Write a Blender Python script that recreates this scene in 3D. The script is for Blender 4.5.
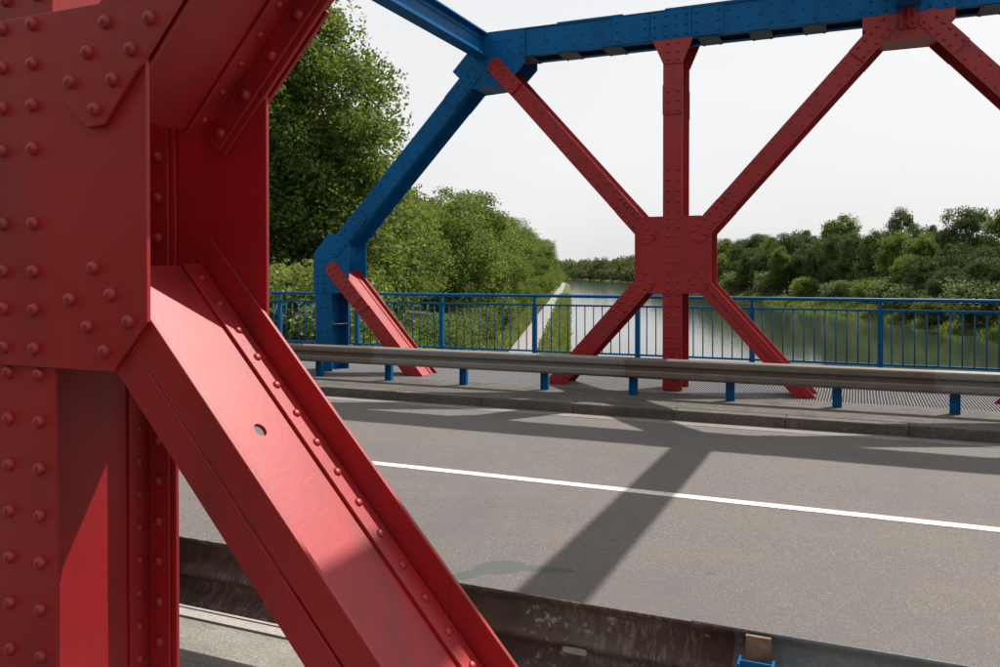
import bpy, math, random
import numpy as np
from mathutils import Vector, Matrix

for o in list(bpy.data.objects):
    bpy.data.objects.remove(o)
scene = bpy.context.scene
COL = scene.collection
R = math.radians

# ------------------------------------------------------------------ camera
# origin of the place = the photographer's eye; X along the bridge, Y across it, Z up
cam_data = bpy.data.cameras.new('camera')
cam = bpy.data.objects.new('camera', cam_data)
COL.objects.link(cam)
cam.location = (0, 0, 0)
cam.rotation_euler = (math.pi/2 - 0.0114, 0, 0.4097)
cam_data.sensor_width = 36.0
cam_data.lens = 827.1*36/1000
cam_data.shift_y = -51.4/1000
cam_data.clip_start = 0.05
cam_data.clip_end = 6000
scene.camera = cam

# ------------------------------------------------------------------ sky, sun, exposure
SUN = Vector((1.89, 2.73, 4.75)).normalized()
SUN_EL = math.asin(SUN.z)
SUN_AZ = math.atan2(SUN.x, SUN.y)
world = bpy.data.worlds.new('World')
scene.world = world
world.use_nodes = True
wn, wl = world.node_tree.nodes, world.node_tree.links
wn.clear()
w_out = wn.new('ShaderNodeOutputWorld')
w_bg = wn.new('ShaderNodeBackground')
w_sky = wn.new('ShaderNodeTexSky')
w_sky.sky_type = 'NISHITA'
w_sky.sun_disc = False
w_sky.sun_elevation = SUN_EL
w_sky.sun_rotation = SUN_AZ
w_sky.altitude = 50
w_sky.air_density = 1.0
w_sky.dust_density = 4.0
w_sky.ozone_density = 1.0
w_hs = wn.new('ShaderNodeHueSaturation')
w_hs.inputs['Saturation'].default_value = 0.30
w_hs.inputs['Value'].default_value = 1.0
w_mix = wn.new('ShaderNodeMixRGB')          # thin high cloud veil over the whole sky
w_mix.inputs[2].default_value = (7.15, 7.15, 7.2, 1)
w_tc = wn.new('ShaderNodeTexCoord')
w_map = wn.new('ShaderNodeMapping')
w_map.inputs['Scale'].default_value = (1.0, 1.0, 3.0)
w_noise = wn.new('ShaderNodeTexNoise')
w_noise.inputs['Scale'].default_value = 2.2
w_noise.inputs['Detail'].default_value = 6
w_ramp = wn.new('ShaderNodeMapRange')
w_ramp.inputs[1].default_value = 0.3
w_ramp.inputs[2].default_value = 0.7
w_ramp.inputs[3].default_value = 0.72
w_ramp.inputs[4].default_value = 0.88
wl.new(w_tc.outputs['Generated'], w_map.inputs[0])
wl.new(w_map.outputs[0], w_noise.inputs['Vector'])
wl.new(w_noise.outputs['Fac'], w_ramp.inputs[0])
wl.new(w_ramp.outputs[0], w_mix.inputs[0])
wl.new(w_sky.outputs[0], w_hs.inputs['Color'])
wl.new(w_hs.outputs[0], w_mix.inputs[1])
wl.new(w_mix.outputs[0], w_bg.inputs['Color'])
w_bg.inputs['Strength'].default_value = 0.1
wl.new(w_bg.outputs[0], w_out.inputs[0])

sun_data = bpy.data.lights.new('sun', 'SUN')
sun_data.energy = 5.0
sun_data.angle = R(0.6)
sun_data.color = (1.0, 0.95, 0.88)
sun = bpy.data.objects.new('sun', sun_data)
sun.rotation_euler = (-SUN).to_track_quat('-Z', 'Y').to_euler()
sun.location = SUN*60
COL.objects.link(sun)

scene.view_settings.view_transform = 'Standard'
scene.view_settings.look = 'None'
scene.view_settings.gamma = 1.0
scene.view_settings.exposure = 0.42
scene.view_settings.use_curve_mapping = False
scene.render.engine = 'CYCLES'
scene.cycles.max_bounces = 8

# ------------------------------------------------------------------ materials
class NT:
    """small helper around a node tree"""
    def __init__(self, name):
        self.m = bpy.data.materials.new(name)
        self.m.use_nodes = True
        self.t = self.m.node_tree
        self.n, self.l = self.t.nodes, self.t.links
        self.n.clear()
        self.out = self.n.new('ShaderNodeOutputMaterial')
        self.pos = self.n.new('ShaderNodeNewGeometry')
    def link(self, a, b): self.l.new(a, b)
    def noise(self, scale, detail=4, rough=0.55, vec=None, dist=0.0):
        n = self.n.new('ShaderNodeTexNoise')
        n.inputs['Scale'].default_value = scale
        n.inputs['Detail'].default_value = detail
        n.inputs['Roughness'].default_value = rough
        n.inputs['Distortion'].default_value = dist
        self.link(vec if vec else self.pos.outputs['Position'], n.inputs['Vector'])
        return n.outputs['Fac']
    def scaled(self, sx, sy, sz, loc=(0, 0, 0)):
        m = self.n.new('ShaderNodeMapping')
        m.inputs['Scale'].default_value = (sx, sy, sz)
        m.inputs['Location'].default_value = loc
        self.link(self.pos.outputs['Position'], m.inputs[0])
        return m.outputs[0]
    def rng(self, f, a, b, c=0.0, d=1.0):
        n = self.n.new('ShaderNodeMapRange')
        for i, v in zip((1, 2, 3, 4), (a, b, c, d)): n.inputs[i].default_value = v
        self.link(f, n.inputs[0])
        return n.outputs[0]
    def mix(self, fac, a, b, mode='MIX'):
        n = self.n.new('ShaderNodeMixRGB'); n.blend_type = mode
        for s, v in ((n.inputs[0], fac), (n.inputs[1], a), (n.inputs[2], b)):
            if isinstance(v, (int, float)): s.default_value = v
            elif isinstance(v, tuple): s.default_value = (*v, 1) if len(v) == 3 else v
            else: self.link(v, s)
        return n.outputs[0]
    def math(self, op, a, b=0.0):
        n = self.n.new('ShaderNodeMath'); n.operation = op
        for s, v in ((n.inputs[0], a), (n.inputs[1], b)):
            if isinstance(v, (int, float)): s.default_value = v
            else: self.link(v, s)
        return n.outputs[0]
    def sep(self):
        n = self.n.new('ShaderNodeSeparateXYZ'); self.link(self.pos.outputs['Position'], n.inputs[0])
        return n.outputs
    def bump(self, h, strength, dist=0.01):
        n = self.n.new('ShaderNodeBump')
        n.inputs['Strength'].default_value = strength
        n.inputs['Distance'].default_value = dist
        self.link(h, n.inputs['Height'])
        return n.outputs[0]
    def bsdf(self, color, rough=0.5, normal=None, spec=0.5, metal=0.0):
        b = self.n.new('ShaderNodeBsdfPrincipled')
        for k, v in (('Base Color', color), ('Roughness', rough), ('Specular IOR Level', spec), ('Metallic', metal)):
            if isinstance(v, (int, float)): b.inputs[k].default_value = v
            elif isinstance(v, tuple): b.inputs[k].default_value = (*v, 1)
            else: self.link(v, b.inputs[k])
        if normal is not None: self.link(normal, b.inputs['Normal'])
        self.link(b.outputs[0], self.out.inputs[0])
        return b

def paint(name, col, dirt, rough=0.42, spec=0.5, chip=(0.05, 0.03, 0.025)):
    t = NT(name)
    big = t.noise(1.3, 5)
    streak = t.noise(1.0, 4, vec=t.scaled(14, 14, 0.9))
    grime = t.rng(t.math('MULTIPLY', t.noise(3.5, 6, 0.65), streak), 0.22, 0.44, 0.0, 0.6)
    c = t.mix(t.rng(big, 0.3, 0.7, 0, 1), tuple(v*0.88 for v in col), tuple(min(1, v*1.08) for v in col))
    c = t.mix(grime, c, dirt)
    spots = t.rng(t.noise(38, 3, 0.6), 0.735, 0.765, 0, 0.8)
    c = t.mix(spots, c, chip)
    runs = t.math('MULTIPLY', t.rng(t.noise(1.0, 5, 0.7, vec=t.scaled(30, 30, 0.7)), 0.58, 0.72, 0, 0.55), t.rng(t.noise(1.1, 4), 0.45, 0.6, 0, 1))
    c = t.mix(runs, c, tuple(v*0.45 for v in dirt))
    fine = t.noise(150, 2)
    brush = t.noise(22, 4, 0.6, vec=t.scaled(1, 1, 3))
    h = t.math('ADD', t.math('MULTIPLY', fine, 0.35), brush)
    t.bsdf(c, t.rng(t.noise(6, 4), 0.3, 0.7, rough-0.02, rough+0.03), t.bump(h, 0.15, 0.003), spec)
    return t.m

M = {}
M['red'] = paint('red_paint', (0.305, 0.0050, 0.0080), (0.13, 0.008, 0.009), 0.47, 0.62)
M['blue'] = paint('blue_paint', (0.0006, 0.100, 0.275), (0.003, 0.05, 0.13), 0.5, 0.14)
M['blue_grey'] = paint('grey_blue_paint', (0.07, 0.11, 0.15), (0.06, 0.07, 0.08), 0.6, 0.25)  # greyer blue for the batten plates and the column bracket

def galvanised(name, rust_lo, rust_hi, base=(0.225, 0.208, 0.192)):
    t = NT(name)
    spang = t.noise(45, 5, 0.7)
    c = t.mix(t.rng(spang, 0.35, 0.65), tuple(v*0.72 for v in base), base)
    streak = t.noise(3.2, 5, 0.65)
    r = t.rng(t.math('MULTIPLY', streak, t.noise(9, 6, 0.7)), rust_lo, rust_hi, 0, 0.8)
    rc = t.mix(t.noise(18, 4), (0.085, 0.055, 0.038), (0.16, 0.115, 0.082))
    c = t.mix(r, c, rc)
    drip = t.rng(t.noise(1.0, 4, 0.7, vec=t.scaled(26, 8, 3)), 0.55, 0.70, 0, 0.35)
    c = t.mix(drip, c, tuple(v*0.5 for v in base))
    h = t.math('ADD', spang, t.math('MULTIPLY', r, 0.6))
    t.bsdf(c, 0.55, t.bump(h, 0.25, 0.004), 0.45, 0.0)
    return t.m
M['galv'] = galvanised('weathered_zinc', 0.26, 0.46)
def bloom_zinc():
    # back of an old guardrail: dark zinc, brown water stains, pale upright bloom strokes
    t = NT('bloomed_zinc')
    c = t.mix(t.rng(t.noise(7, 6, 0.7), 0.35, 0.65), (0.072, 0.058, 0.048), (0.125, 0.102, 0.085))
    br = t.rng(t.noise(3.0, 6, 0.7, vec=t.scaled(1, 1.5, 2.5)), 0.45, 0.62, 0, 0.85)
    c = t.mix(br, c, t.mix(t.noise(14, 4), (0.075, 0.042, 0.024), (0.15, 0.095, 0.058)))
    st = t.noise(1.0, 3, 0.6, vec=t.scaled(42, 10, 11), dist=1.6)
    area = t.rng(t.noise(2.2, 4, 0.6), 0.40, 0.55, 0, 1)
    c = t.mix(t.math('MULTIPLY', t.rng(st, 0.48, 0.58, 0, 0.75), area), c, (0.215, 0.205, 0.215))
    dots = t.math('MULTIPLY', t.rng(t.noise(34, 4, 0.75), 0.56, 0.63, 0, 0.8), t.rng(t.noise(4, 3), 0.5, 0.58, 0, 1))
    c = t.mix(dots, c, (0.42, 0.39, 0.34))
    t.bsdf(c, 0.6, t.bump(t.noise(45, 5, 0.7), 0.3, 0.004), 0.4)
    return t.m
M['galv_rust'] = bloom_zinc()
M['galv_blue'] = galvanised('bluish_zinc', 0.30, 0.5, (0.20, 0.225, 0.24))
def rust_mat():
    t = NT('rust')
    c = t.mix(t.rng(t.noise(24, 5, 0.7), 0.35, 0.65), (0.13, 0.075, 0.045), (0.24, 0.165, 0.115))
    c = t.mix(t.rng(t.noise(9, 4), 0.5, 0.6, 0, 0.8), c, (0.10, 0.09, 0.085))
    t.bsdf(c, 0.75, t.bump(t.noise(60, 4), 0.4, 0.004), 0.3)
    return t.m
M['rust'] = rust_mat()
M['galv_brown'] = galvanised('brown_stained_zinc', 0.18, 0.38, (0.165, 0.138, 0.118))
M['steel'] = galvanised('grating_steel', 0.36, 0.6, (0.25, 0.25, 0.255))

def asphalt():
    t = NT('asphalt')
    agg = t.noise(95, 3, 0.75)
    v = t.n.new('ShaderNodeTexVoronoi'); v.inputs['Scale'].default_value = 130
    t.link(t.pos.outputs['Position'], v.inputs['Vector'])
    stone = t.n.new('ShaderNodeSeparateColor'); t.link(v.outputs['Color'], stone.inputs[0])
    c = t.mix(t.rng(agg, 0.32, 0.68), (0.080, 0.073, 0.068), (0.140, 0.127, 0.118))
    c = t.mix(t.rng(stone.outputs[2], 0.0, 1.0, 0.0, 0.55), c, t.mix(stone.outputs[0], (0.056, 0.050, 0.047), (0.205, 0.184, 0.168)))
    c = t.mix(t.rng(stone.outputs[1], 0.90, 0.98, 0, 0.4), c, (0.33, 0.30, 0.27))
    # wheel tracks along the road and brownish / greyish patches
    band = t.noise(1.0, 5, 0.6, vec=t.scaled(0.10, 1.5, 1))
    c = t.mix(t.rng(band, 0.40, 0.66, 0, 0.38), c, (0.150, 0.120, 0.102))
    patch = t.noise(0.9, 6, 0.65)
    c = t.mix(t.rng(patch, 0.48, 0.66, 0, 0.5), c, (0.092, 0.090, 0.098))
    # one grey-green spill stain on the near lane
    P = t.sep()
    wob = t.math('MULTIPLY', t.math('SUBTRACT', t.noise(5.0, 4, 0.6), 0.5), 0.34)
    st = None
    for (bx, by, rx_, ry_, rot) in ((-1.80, 4.15, 0.15, 0.11, 0.6), (-1.92, 3.98, 0.13, 0.055, 1.0), (-1.58, 4.22, 0.17, 0.05, 0.2)):
        cx, cy = t.math('ADD', P[0], -bx), t.math('ADD', P[1], -by)
        ux = t.math('ADD', t.math('MULTIPLY', cx, math.cos(rot)/rx_), t.math('MULTIPLY', cy, math.sin(rot)/rx_))
        uy = t.math('ADD', t.math('MULTIPLY', cx, -math.sin(rot)/ry_), t.math('MULTIPLY', cy, math.cos(rot)/ry_))
        d = t.math('SQRT', t.math('ADD', t.math('MULTIPLY', ux, ux), t.math('MULTIPLY', uy, uy)))
        st = d if st is None else t.math('MINIMUM', st, d)
    st = t.rng(t.math('ADD', st, t.math('MULTIPLY', wob, 2.2)), 1.05, 0.95, 0, 0.9)
    c = t.mix(st, c, (0.070, 0.084, 0.080))
    for (sx, sy, ln, wd) in ((-0.72, 4.52, 0.035, 0.016), (-1.35, 4.85, 0.03, 0.02), (-2.4, 5.3, 0.02, 0.02)):
        ax = t.math('MULTIPLY', t.math('ADD', P[0], -sx), 1/ln)
        ay = t.math('MULTIPLY', t.math('ADD', P[1], -sy), 1/wd)
        q = t.math('ADD', t.math('MULTIPLY', ax, ax), t.math('MULTIPLY', ay, ay))
        c = t.mix(t.rng(t.math('ADD', q, t.math('MULTIPLY', t.noise(25, 3), 0.8)), 1.3, 0.9, 0, 0.55), c, (0.05, 0.047, 0.046))
    h = t.math('ADD', agg, t.math('MULTIPLY', v.outputs['Distance'], 1.2))
    t.bsdf(c, 0.82, t.bump(h, 0.55, 0.006), 0.35)
    return t.m
M['asphalt'] = asphalt()

def concrete(name, a, b, spec_scale=70, speckle=0.5, dirt=(0.09, 0.08, 0.07), dirt_amt=0.6):
    t = NT(name)
    c = t.mix(t.rng(t.noise(4, 6, 0.6), 0.3, 0.7), a, b)
    n = t.noise(spec_scale, 4, 0.75)
    c = t.mix(t.rng(n, 0.52, 0.66, 0, speckle), c, tuple(min(1, v*1.7) for v in b))
    c = t.mix(t.rng(n, 0.46, 0.33, 0, speckle), c, tuple(v*0.45 for v in a))
    c = t.mix(t.rng(t.noise(1.6, 7, 0.7), 0.5, 0.75, 0, dirt_amt), c, dirt)
    t.bsdf(c, 0.88, t.bump(n, 0.5, 0.006), 0.3)
    return t.m
M['rough_concrete'] = concrete('rough_concrete', (0.15, 0.145, 0.125), (0.215, 0.205, 0.18), 85, 0.6)
M['pavement'] = concrete('pavement_concrete', (0.060, 0.053, 0.045), (0.105, 0.094, 0.081), 45, 0.6, (0.035, 0.032, 0.028), 0.85)
M['kerb'] = concrete('kerb_concrete', (0.068, 0.061, 0.052), (0.115, 0.103, 0.089), 40, 0.55, (0.045, 0.04, 0.035), 0.8)
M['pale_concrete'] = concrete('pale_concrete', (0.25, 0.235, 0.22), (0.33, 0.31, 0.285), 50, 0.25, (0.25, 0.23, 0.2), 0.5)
M['gutter'] = concrete('gutter_concrete', (0.16, 0.145, 0.13), (0.22, 0.20, 0.18), 60, 0.4)

def line_paint():
    t = NT('white_line_paint')
    w = t.rng(t.noise(30, 6, 0.8), 0.50, 0.60, 0, 0.8)
    w2 = t.rng(t.noise(2.0, 4), 0.45, 0.7, 0, 0.35)
    c = t.mix(t.math('MAXIMUM', w, w2), (0.62, 0.61, 0.58), (0.24, 0.22, 0.20))
    t.bsdf(c, 0.7, t.bump(t.noise(95, 3), 0.3, 0.004))
    return t.m
M['line'] = line_paint()

def leaf_mat(name, cols, trans=0.40, tcol=None):
    t = NT(name)
    ri = t.pos.outputs['Random Per Island']
    c = t.mix(ri, cols[0], cols[1])
    c = t.mix(t.rng(t.noise(0.33, 3), 0.35, 0.65), c, t.mix(ri, cols[2], cols[3]))
    b = t.n.new('ShaderNodeBsdfPrincipled')
    b.inputs['Roughness'].default_value = 0.6
    b.inputs['Specular IOR Level'].default_value = 0.25
    t.link(c, b.inputs['Base Color'])
    tr = t.n.new('ShaderNodeBsdfTranslucent')
    t.link(t.mix(0.6, c, tcol or (0.27, 0.33, 0.035)), tr.inputs['Color'])
    mx = t.n.new('ShaderNodeMixShader'); mx.inputs[0].default_value = trans
    t.link(b.outputs[0], mx.inputs[1]); t.link(tr.outputs[0], mx.inputs[2])
    t.link(mx.outputs[0], t.out.inputs[0])
    return t.m
M['leaf_oak'] = leaf_mat('oak_leaves', ((0.051, 0.090, 0.017), (0.109, 0.152, 0.032), (0.041, 0.080, 0.017), (0.087, 0.131, 0.029)))
M['leaf_mid'] = leaf_mat('green_leaves', ((0.063, 0.119, 0.020), (0.126, 0.182, 0.036), (0.049, 0.098, 0.020), (0.105, 0.161, 0.034)))
M['leaf_dark'] = leaf_mat('dark_leaves', ((0.026, 0.050, 0.015), (0.064, 0.092, 0.027), (0.022, 0.043, 0.014), (0.050, 0.078, 0.022)), 0.30, (0.13, 0.18, 0.028))
M['leaf_bank'] = leaf_mat('bank_leaves', ((0.042, 0.076, 0.020), (0.098, 0.130, 0.036), (0.032, 0.062, 0.018), (0.075, 0.110, 0.030)), 0.30, (0.13, 0.18, 0.028))
M['leaf_pale'] = leaf_mat('willow_leaves', ((0.092, 0.127, 0.057), (0.161, 0.196, 0.098), (0.081, 0.115, 0.052), (0.138, 0.172, 0.081)), 0.3)
M['leaf_shrub'] = leaf_mat('shrub_leaves', ((0.084, 0.133, 0.025), (0.196, 0.231, 0.056), (0.056, 0.105, 0.022), (0.154, 0.189, 0.042)), 0.35)
M['leaf_far'] = leaf_mat('far_leaves', ((0.028, 0.045, 0.022), (0.050, 0.070, 0.032), (0.024, 0.040, 0.020), (0.045, 0.062, 0.030)), 0.25)
M['grass_blade'] = leaf_mat('grass_blades', ((0.105, 0.150, 0.030), (0.209, 0.231, 0.068), (0.120, 0.157, 0.038), (0.239, 0.239, 0.090)), 0.3)

def bark():
    t = NT('bark')
    n = t.noise(6, 6, 0.7, vec=t.scaled(3, 3, 0.5))
    t.bsdf(t.mix(n, (0.03, 0.024, 0.018), (0.10, 0.085, 0.065)), 0.9, t.bump(n, 0.8, 0.03), 0.2)
    return t.m
M['bark'] = bark()

def grass_ground():
    t = NT('meadow')
    c = t.mix(t.rng(t.noise(0.5, 6, 0.65), 0.3, 0.7), (0.055, 0.085, 0.018), (0.12, 0.135, 0.040))
    c = t.mix(t.rng(t.noise(2.8, 6, 0.7), 0.45, 0.7, 0, 0.7), c, (0.15, 0.15, 0.06))
    c = t.mix(t.rng(t.noise(0.12, 5, 0.6), 0.45, 0.7, 0, 0.7), c, (0.07, 0.075, 0.03))
    t.bsdf(c, 0.95, t.bump(t.noise(3.5, 6, 0.75), 0.9, 0.25), 0.15)
    return t.m
M['meadow'] = grass_ground()

def gravel():
    t = NT('gravel_path')
    c = t.mix(t.rng(t.noise(0.8, 6, 0.65), 0.3, 0.7), (0.215, 0.205, 0.205), (0.275, 0.265, 0.265))
    c = t.mix(t.rng(t.noise(12, 4, 0.7), 0.5, 0.7, 0, 0.4), c, (0.17, 0.155, 0.14))
    t.bsdf(c, 0.9, t.bump(t.noise(25, 3), 0.4, 0.02), 0.25)
    return t.m
M['gravel'] = gravel()

def water():
    t = NT('canal_water')
    w1 = t.noise(1.0, 4, 0.6, vec=t.scaled(1.6, 1.6, 1))
    w2 = t.noise(0.11, 3, 0.5)
    h = t.math('ADD', w1, t.math('MULTIPLY', w2, 1.5))
    b = t.bsdf(t.mix(t.noise(0.03, 3), (0.030, 0.042, 0.026), (0.042, 0.055, 0.034)), 0.07, t.bump(h, 0.13, 0.06), 0.65)
    b.inputs['IOR'].default_value = 1.33
    return t.m
M['water'] = water()

def plain(name, col, rough=0.8):
    t = NT(name)
    c = t.mix(t.noise(9, 4), tuple(v*0.8 for v in col), tuple(min(1, v*1.15) for v in col))
    t.bsdf(c, rough)
    return t.m
M['stone'] = plain('bank_stone', (0.27, 0.255, 0.23), 0.9)
M['skin'] = plain('skin', (0.45, 0.28, 0.2))
M['dark_cloth'] = plain('dark_cloth', (0.03, 0.03, 0.04))

# ------------------------------------------------------------------ mesh helpers
class MB:
    """collects faces for ONE mesh object"""
    def __init__(self): self.v, self.f, self.sm = [], [], []
    def add(self, verts, faces, smooth=False):
        b = len(self.v)
        self.v += [tuple(p) for p in verts]
        self.f += [tuple(b+i for i in q) for q in faces]
        self.sm += [smooth]*len(faces)
    def box(self, x0, x1, y0, y1, z0, z1):
        self.prism([(x0, z0), (x1, z0), (x1, z1), (x0, z1)], y0, y1)
    def prism(self, poly, y0, y1, fr=None):
        """polygon in the (s, n) plane of a frame, extruded along Y"""
        fr = fr or FLAT
        a = sum(poly[i][0]*poly[(i+1) % len(poly)][1]-poly[(i+1) % len(poly)][0]*poly[i][1] for i in range(len(poly)))
        if a < 0: poly = poly[::-1]
        n = len(poly)
        vs = [fr.p(s, m, y0) for s, m in poly]+[fr.p(s, m, y1) for s, m in poly]
        # frame (S, N, Y) is left handed: S x N = -Y
        fs = [tuple(range(n)), tuple(range(2*n-1, n-1, -1))]
        for i in range(n):
            j = (i+1) % n
            fs.append((j, i, n+i, n+j))
        self.add(vs, fs)
    def dome(self, c, axis, r, h, seg=8):
        axis = Vector(axis).normalized(); c = Vector(c)
        u = axis.orthogonal().normalized(); w = axis.cross(u)
        vs, fs = [], []
        prof = ((1.0, -0.002), (0.93, h*0.42), (0.62, h*0.84))
        for rr, hh in prof:
            for k in range(seg):
                t = 2*math.pi*k/seg
                vs.append(c+(u*math.cos(t)+w*math.sin(t))*(r*rr)+axis*hh)
        vs.append(c+axis*h)
        for q in range(2):
            for k in range(seg):
                k2 = (k+1) % seg
                fs.append((q*seg+k, q*seg+k2, (q+1)*seg+k2, (q+1)*seg+k))
        for k in range(seg): fs.append((2*seg+k, 2*seg+(k+1) % seg, 3*seg))
        self.add(vs, fs, True)
    def tube(self, pts, rads, seg=8, cap=True):
        pts = [Vector(p) for p in pts]
        vs, fs = [], []
        up = None
        for i, p in enumerate(pts):
            d = (pts[min(i+1, len(pts)-1)]-pts[max(i-1, 0)]).normalized()
            if up is None: up = d.orthogonal().normalized()
            up = (up-d*up.dot(d)).normalized(); w = d.cross(up)
            for k in range(seg):
                t = 2*math.pi*k/seg
                vs.append(p+(up*math.cos(t)+w*math.sin(t))*rads[i])
        for i in range(len(pts)-1):
            for k in range(seg):
                k2 = (k+1) % seg
                fs.append((i*seg+k, i*seg+k2, (i+1)*seg+k2, (i+1)*seg+k))
        if cap:
            fs.append(tuple(range(seg-1, -1, -1)))
            fs.append(tuple(range((len(pts)-1)*seg, len(pts)*seg)))
        self.add(vs, fs, True)
    def mesh(self, name, mat):
        me = bpy.data.meshes.new(name)
        me.from_pydata(self.v, [], self.f)
        me.polygons.foreach_set('use_smooth', self.sm)
        me.materials.append(mat)
        me.update()
        return me
    def build(self, name, mat, parent=None, bevel=0.0):
        o = bpy.data.objects.new(name, self.mesh(name, mat))
        link(o, parent)
        if bevel:
            b = o.modifiers.new('bevel', 'BEVEL'); b.width = bevel; b.segments = 2
            b.limit_method = 'ANGLE'; b.angle_limit = R(50); b.use_clamp_overlap = True
            b.harden_normals = False
        return o

class Frame:
    def __init__(self, o=(0, 0), ang=0.0, yc=0.0):
        self.o, self.c, self.s, self.yc, self.ang = o, math.cos(ang), math.sin(ang), yc, ang
    def p(self, s, n, y):
        return (self.o[0]+s*self.c-n*self.s, self.yc+y, self.o[1]+s*self.s+n*self.c)
    def d(self, s, n, y): return (s*self.c-n*self.s, y, s*self.s+n*self.c)
FLAT = Frame()

def link(o, parent=None):
    COL.objects.link(o)
    if parent is not None:
        o.parent = parent
        if parent.parent is None and parent.type == 'EMPTY':
            o.matrix_parent_inverse = Matrix.Translation(-parent.location)
    return o
def thing(name, label, cat, loc=(0, 0, 0), group=None):
    o = bpy.data.objects.new(name, None)
    o.empty_display_size = 0.2
    COL.objects.link(o); o.location = loc
    o['label'] = label; o['category'] = cat
    if group: o['group'] = group
    return o
def struct(o): o['kind'] = 'structure'; return o
def stuff(o): o['kind'] = 'stuff'; return o

ORD = ['first', 'second', 'third', 'fourth', 'fifth', 'sixth', 'seventh', 'eighth', 'ninth', 'tenth', 'eleventh', 'twelfth',
       'thirteenth', 'fourteenth', 'fifteenth', 'sixteenth', 'seventeenth', 'eighteenth', 'nineteenth', 'twentieth',
       'twenty-first', 'twenty-second', 'twenty-third', 'twenty-fourth', 'twenty-fifth', 'twenty-sixth', 'twenty-seventh',
       'twenty-eighth', 'twenty-ninth', 'thirtieth']

# ------------------------------------------------------------------ heights and lines of the bridge
WALK = -1.50          # pavements
ROAD = -1.62          # carriageway
WATER = -7.0
PATHZ = -6.0
NODE = 2.672          # half panel of the lozenge truss
XC = -2.176           # the node seen in both trusses
XN = [XC+NODE*(k-2) for k in range(0, 11)]
ZC = 0.20             # height of the lozenge centres
CH0, CH1 = 2.955, 3.32   # top chord
SLOPE = math.atan(1.115)
Y_NEAR, Y_FAR = 1.843, 10.735

# ------------------------------------------------------------------ terrain, water, path
CD = Vector((-0.319, 0.948, 0)).normalized()       # canal direction
CL = Vector((-0.948, -0.319, 0)).normalized()      # towards the left bank
C0 = Vector((-2.7, 10.0, 0))                       # on the left waterline
def cw(a, b, z=0.0):
    p = C0+CD*a+CL*b
    return Vector((p.x, p.y, z))
WIDTH = 43.5
def smooth(t): t = min(1, max(0, t)); return t*t*(3-2*t)
def bend(a):                                         # the far canal swings to the left
    return 0.0 if a < 400 else 0.000217*(min(a, 1500)-400)**2
def ground_h(x, y):
    d = Vector((x, y, 0))-C0
    a, b = d.dot(CD), d.dot(CL)
    b -= bend(a)
    if b > 0:
        z = WATER-0.4+smooth(b/1.6)*(PATHZ-0.06-WATER+0.4)
        z += smooth((b-8)/16)*1.6+smooth((b-30)/60)*1.5
    elif b < -WIDTH:
        e = -WIDTH-b
        z = WATER-0.4+smooth(e/5.0)*1.6+smooth((e-4)/25)*1.8
    else:
        z = WATER-2.0*smooth(min(-b, b+WIDTH)/4)-0.35
    # road embankment of the left approach, and of the right one
    ed = max(0, abs(y-6.3)-8.5)
    for inner in (max(0, x+9.5), max(0, 62-x)):
        h = -1.75-max(ed/1.6, inner/0.9 if inner else 0)
        z = max(z, min(h, -1.75))
    return z

def build_terrain():
    av = sorted(set([-60, -40, -30]+list(np.arange(-24, 60, 3))+list(np.arange(60, 200, 8))+list(np.arange(200, 900, 30))+[900, 1000, 1200, 1500, 2000, 3000]))
    bv = sorted(set([-2500, -1500, -900, -600, -400, -250, -150, -110]+list(np.arange(-90, -50, 3))+list(np.arange(-49, -42, 1.0))+[-40, -36, -30, -20, -12, -6, -3, -1.5, -0.7, 0, 0.5, 1.0, 1.6, 2.4, 3, 4, 5, 6, 8]+list(np.arange(10, 60, 3))+[70, 90, 120, 180, 260, 400, 600, 900, 1500, 2500]))
    vs, fs = [], []
    for a in av:
        for b in bv:
            p = cw(a, b+bend(min(a, 1500)))
            vs.append((p.x, p.y, ground_h(p.x, p.y)))
    nb = len(bv)
    for i in range(len(av)-1):
        for j in range(nb-1):
            fs.append((i*nb+j, i*nb+j+1, (i+1)*nb+j+1, (i+1)*nb+j))
    m = MB(); m.add(vs, [q[::-1] for q in fs], True)
    struct(m.build('ground', M['meadow']))
build_terrain()

m = MB()
vs, fs = [], []
ws = [-70, -20, 0, 40, 80, 150, 250]+list(range(280, 1500, 40))
for a in ws:
    for b in (1.0, -WIDTH/2, -WIDTH-3):
        p = cw(a, b+bend(a)); vs.append((p.x, p.y, WATER))
for i in range(len(ws)-1):
    for j in range(2): fs.append((i*3+j+1, i*3+j, (i+1)*3+j, (i+1)*3+j+1))
m.add(vs, fs)
struct(m.build('water', M['water']))

m = MB()
vs, fs = [], []
av = list(np.arange(-30, 60, 3))+list(np.arange(60, 250, 8))+list(np.arange(250, 700, 20))
for a in av:
    for b in (5.35, 4.9, 3.6, 3.15):
        p = cw(a, b+bend(a)); vs.append((p.x, p.y, ground_h(p.x, p.y)+(0.07 if 3.3 < b < 5.2 else 0.02)))
for i in range(len(av)-1):
    for j in range(3): fs.append((i*4+j+1, i*4+j, (i+1)*4+j, (i+1)*4+j+1))
m.add(vs, [q[::-1] for q in fs], True)
struct(m.build('path', M['gravel']))

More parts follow.
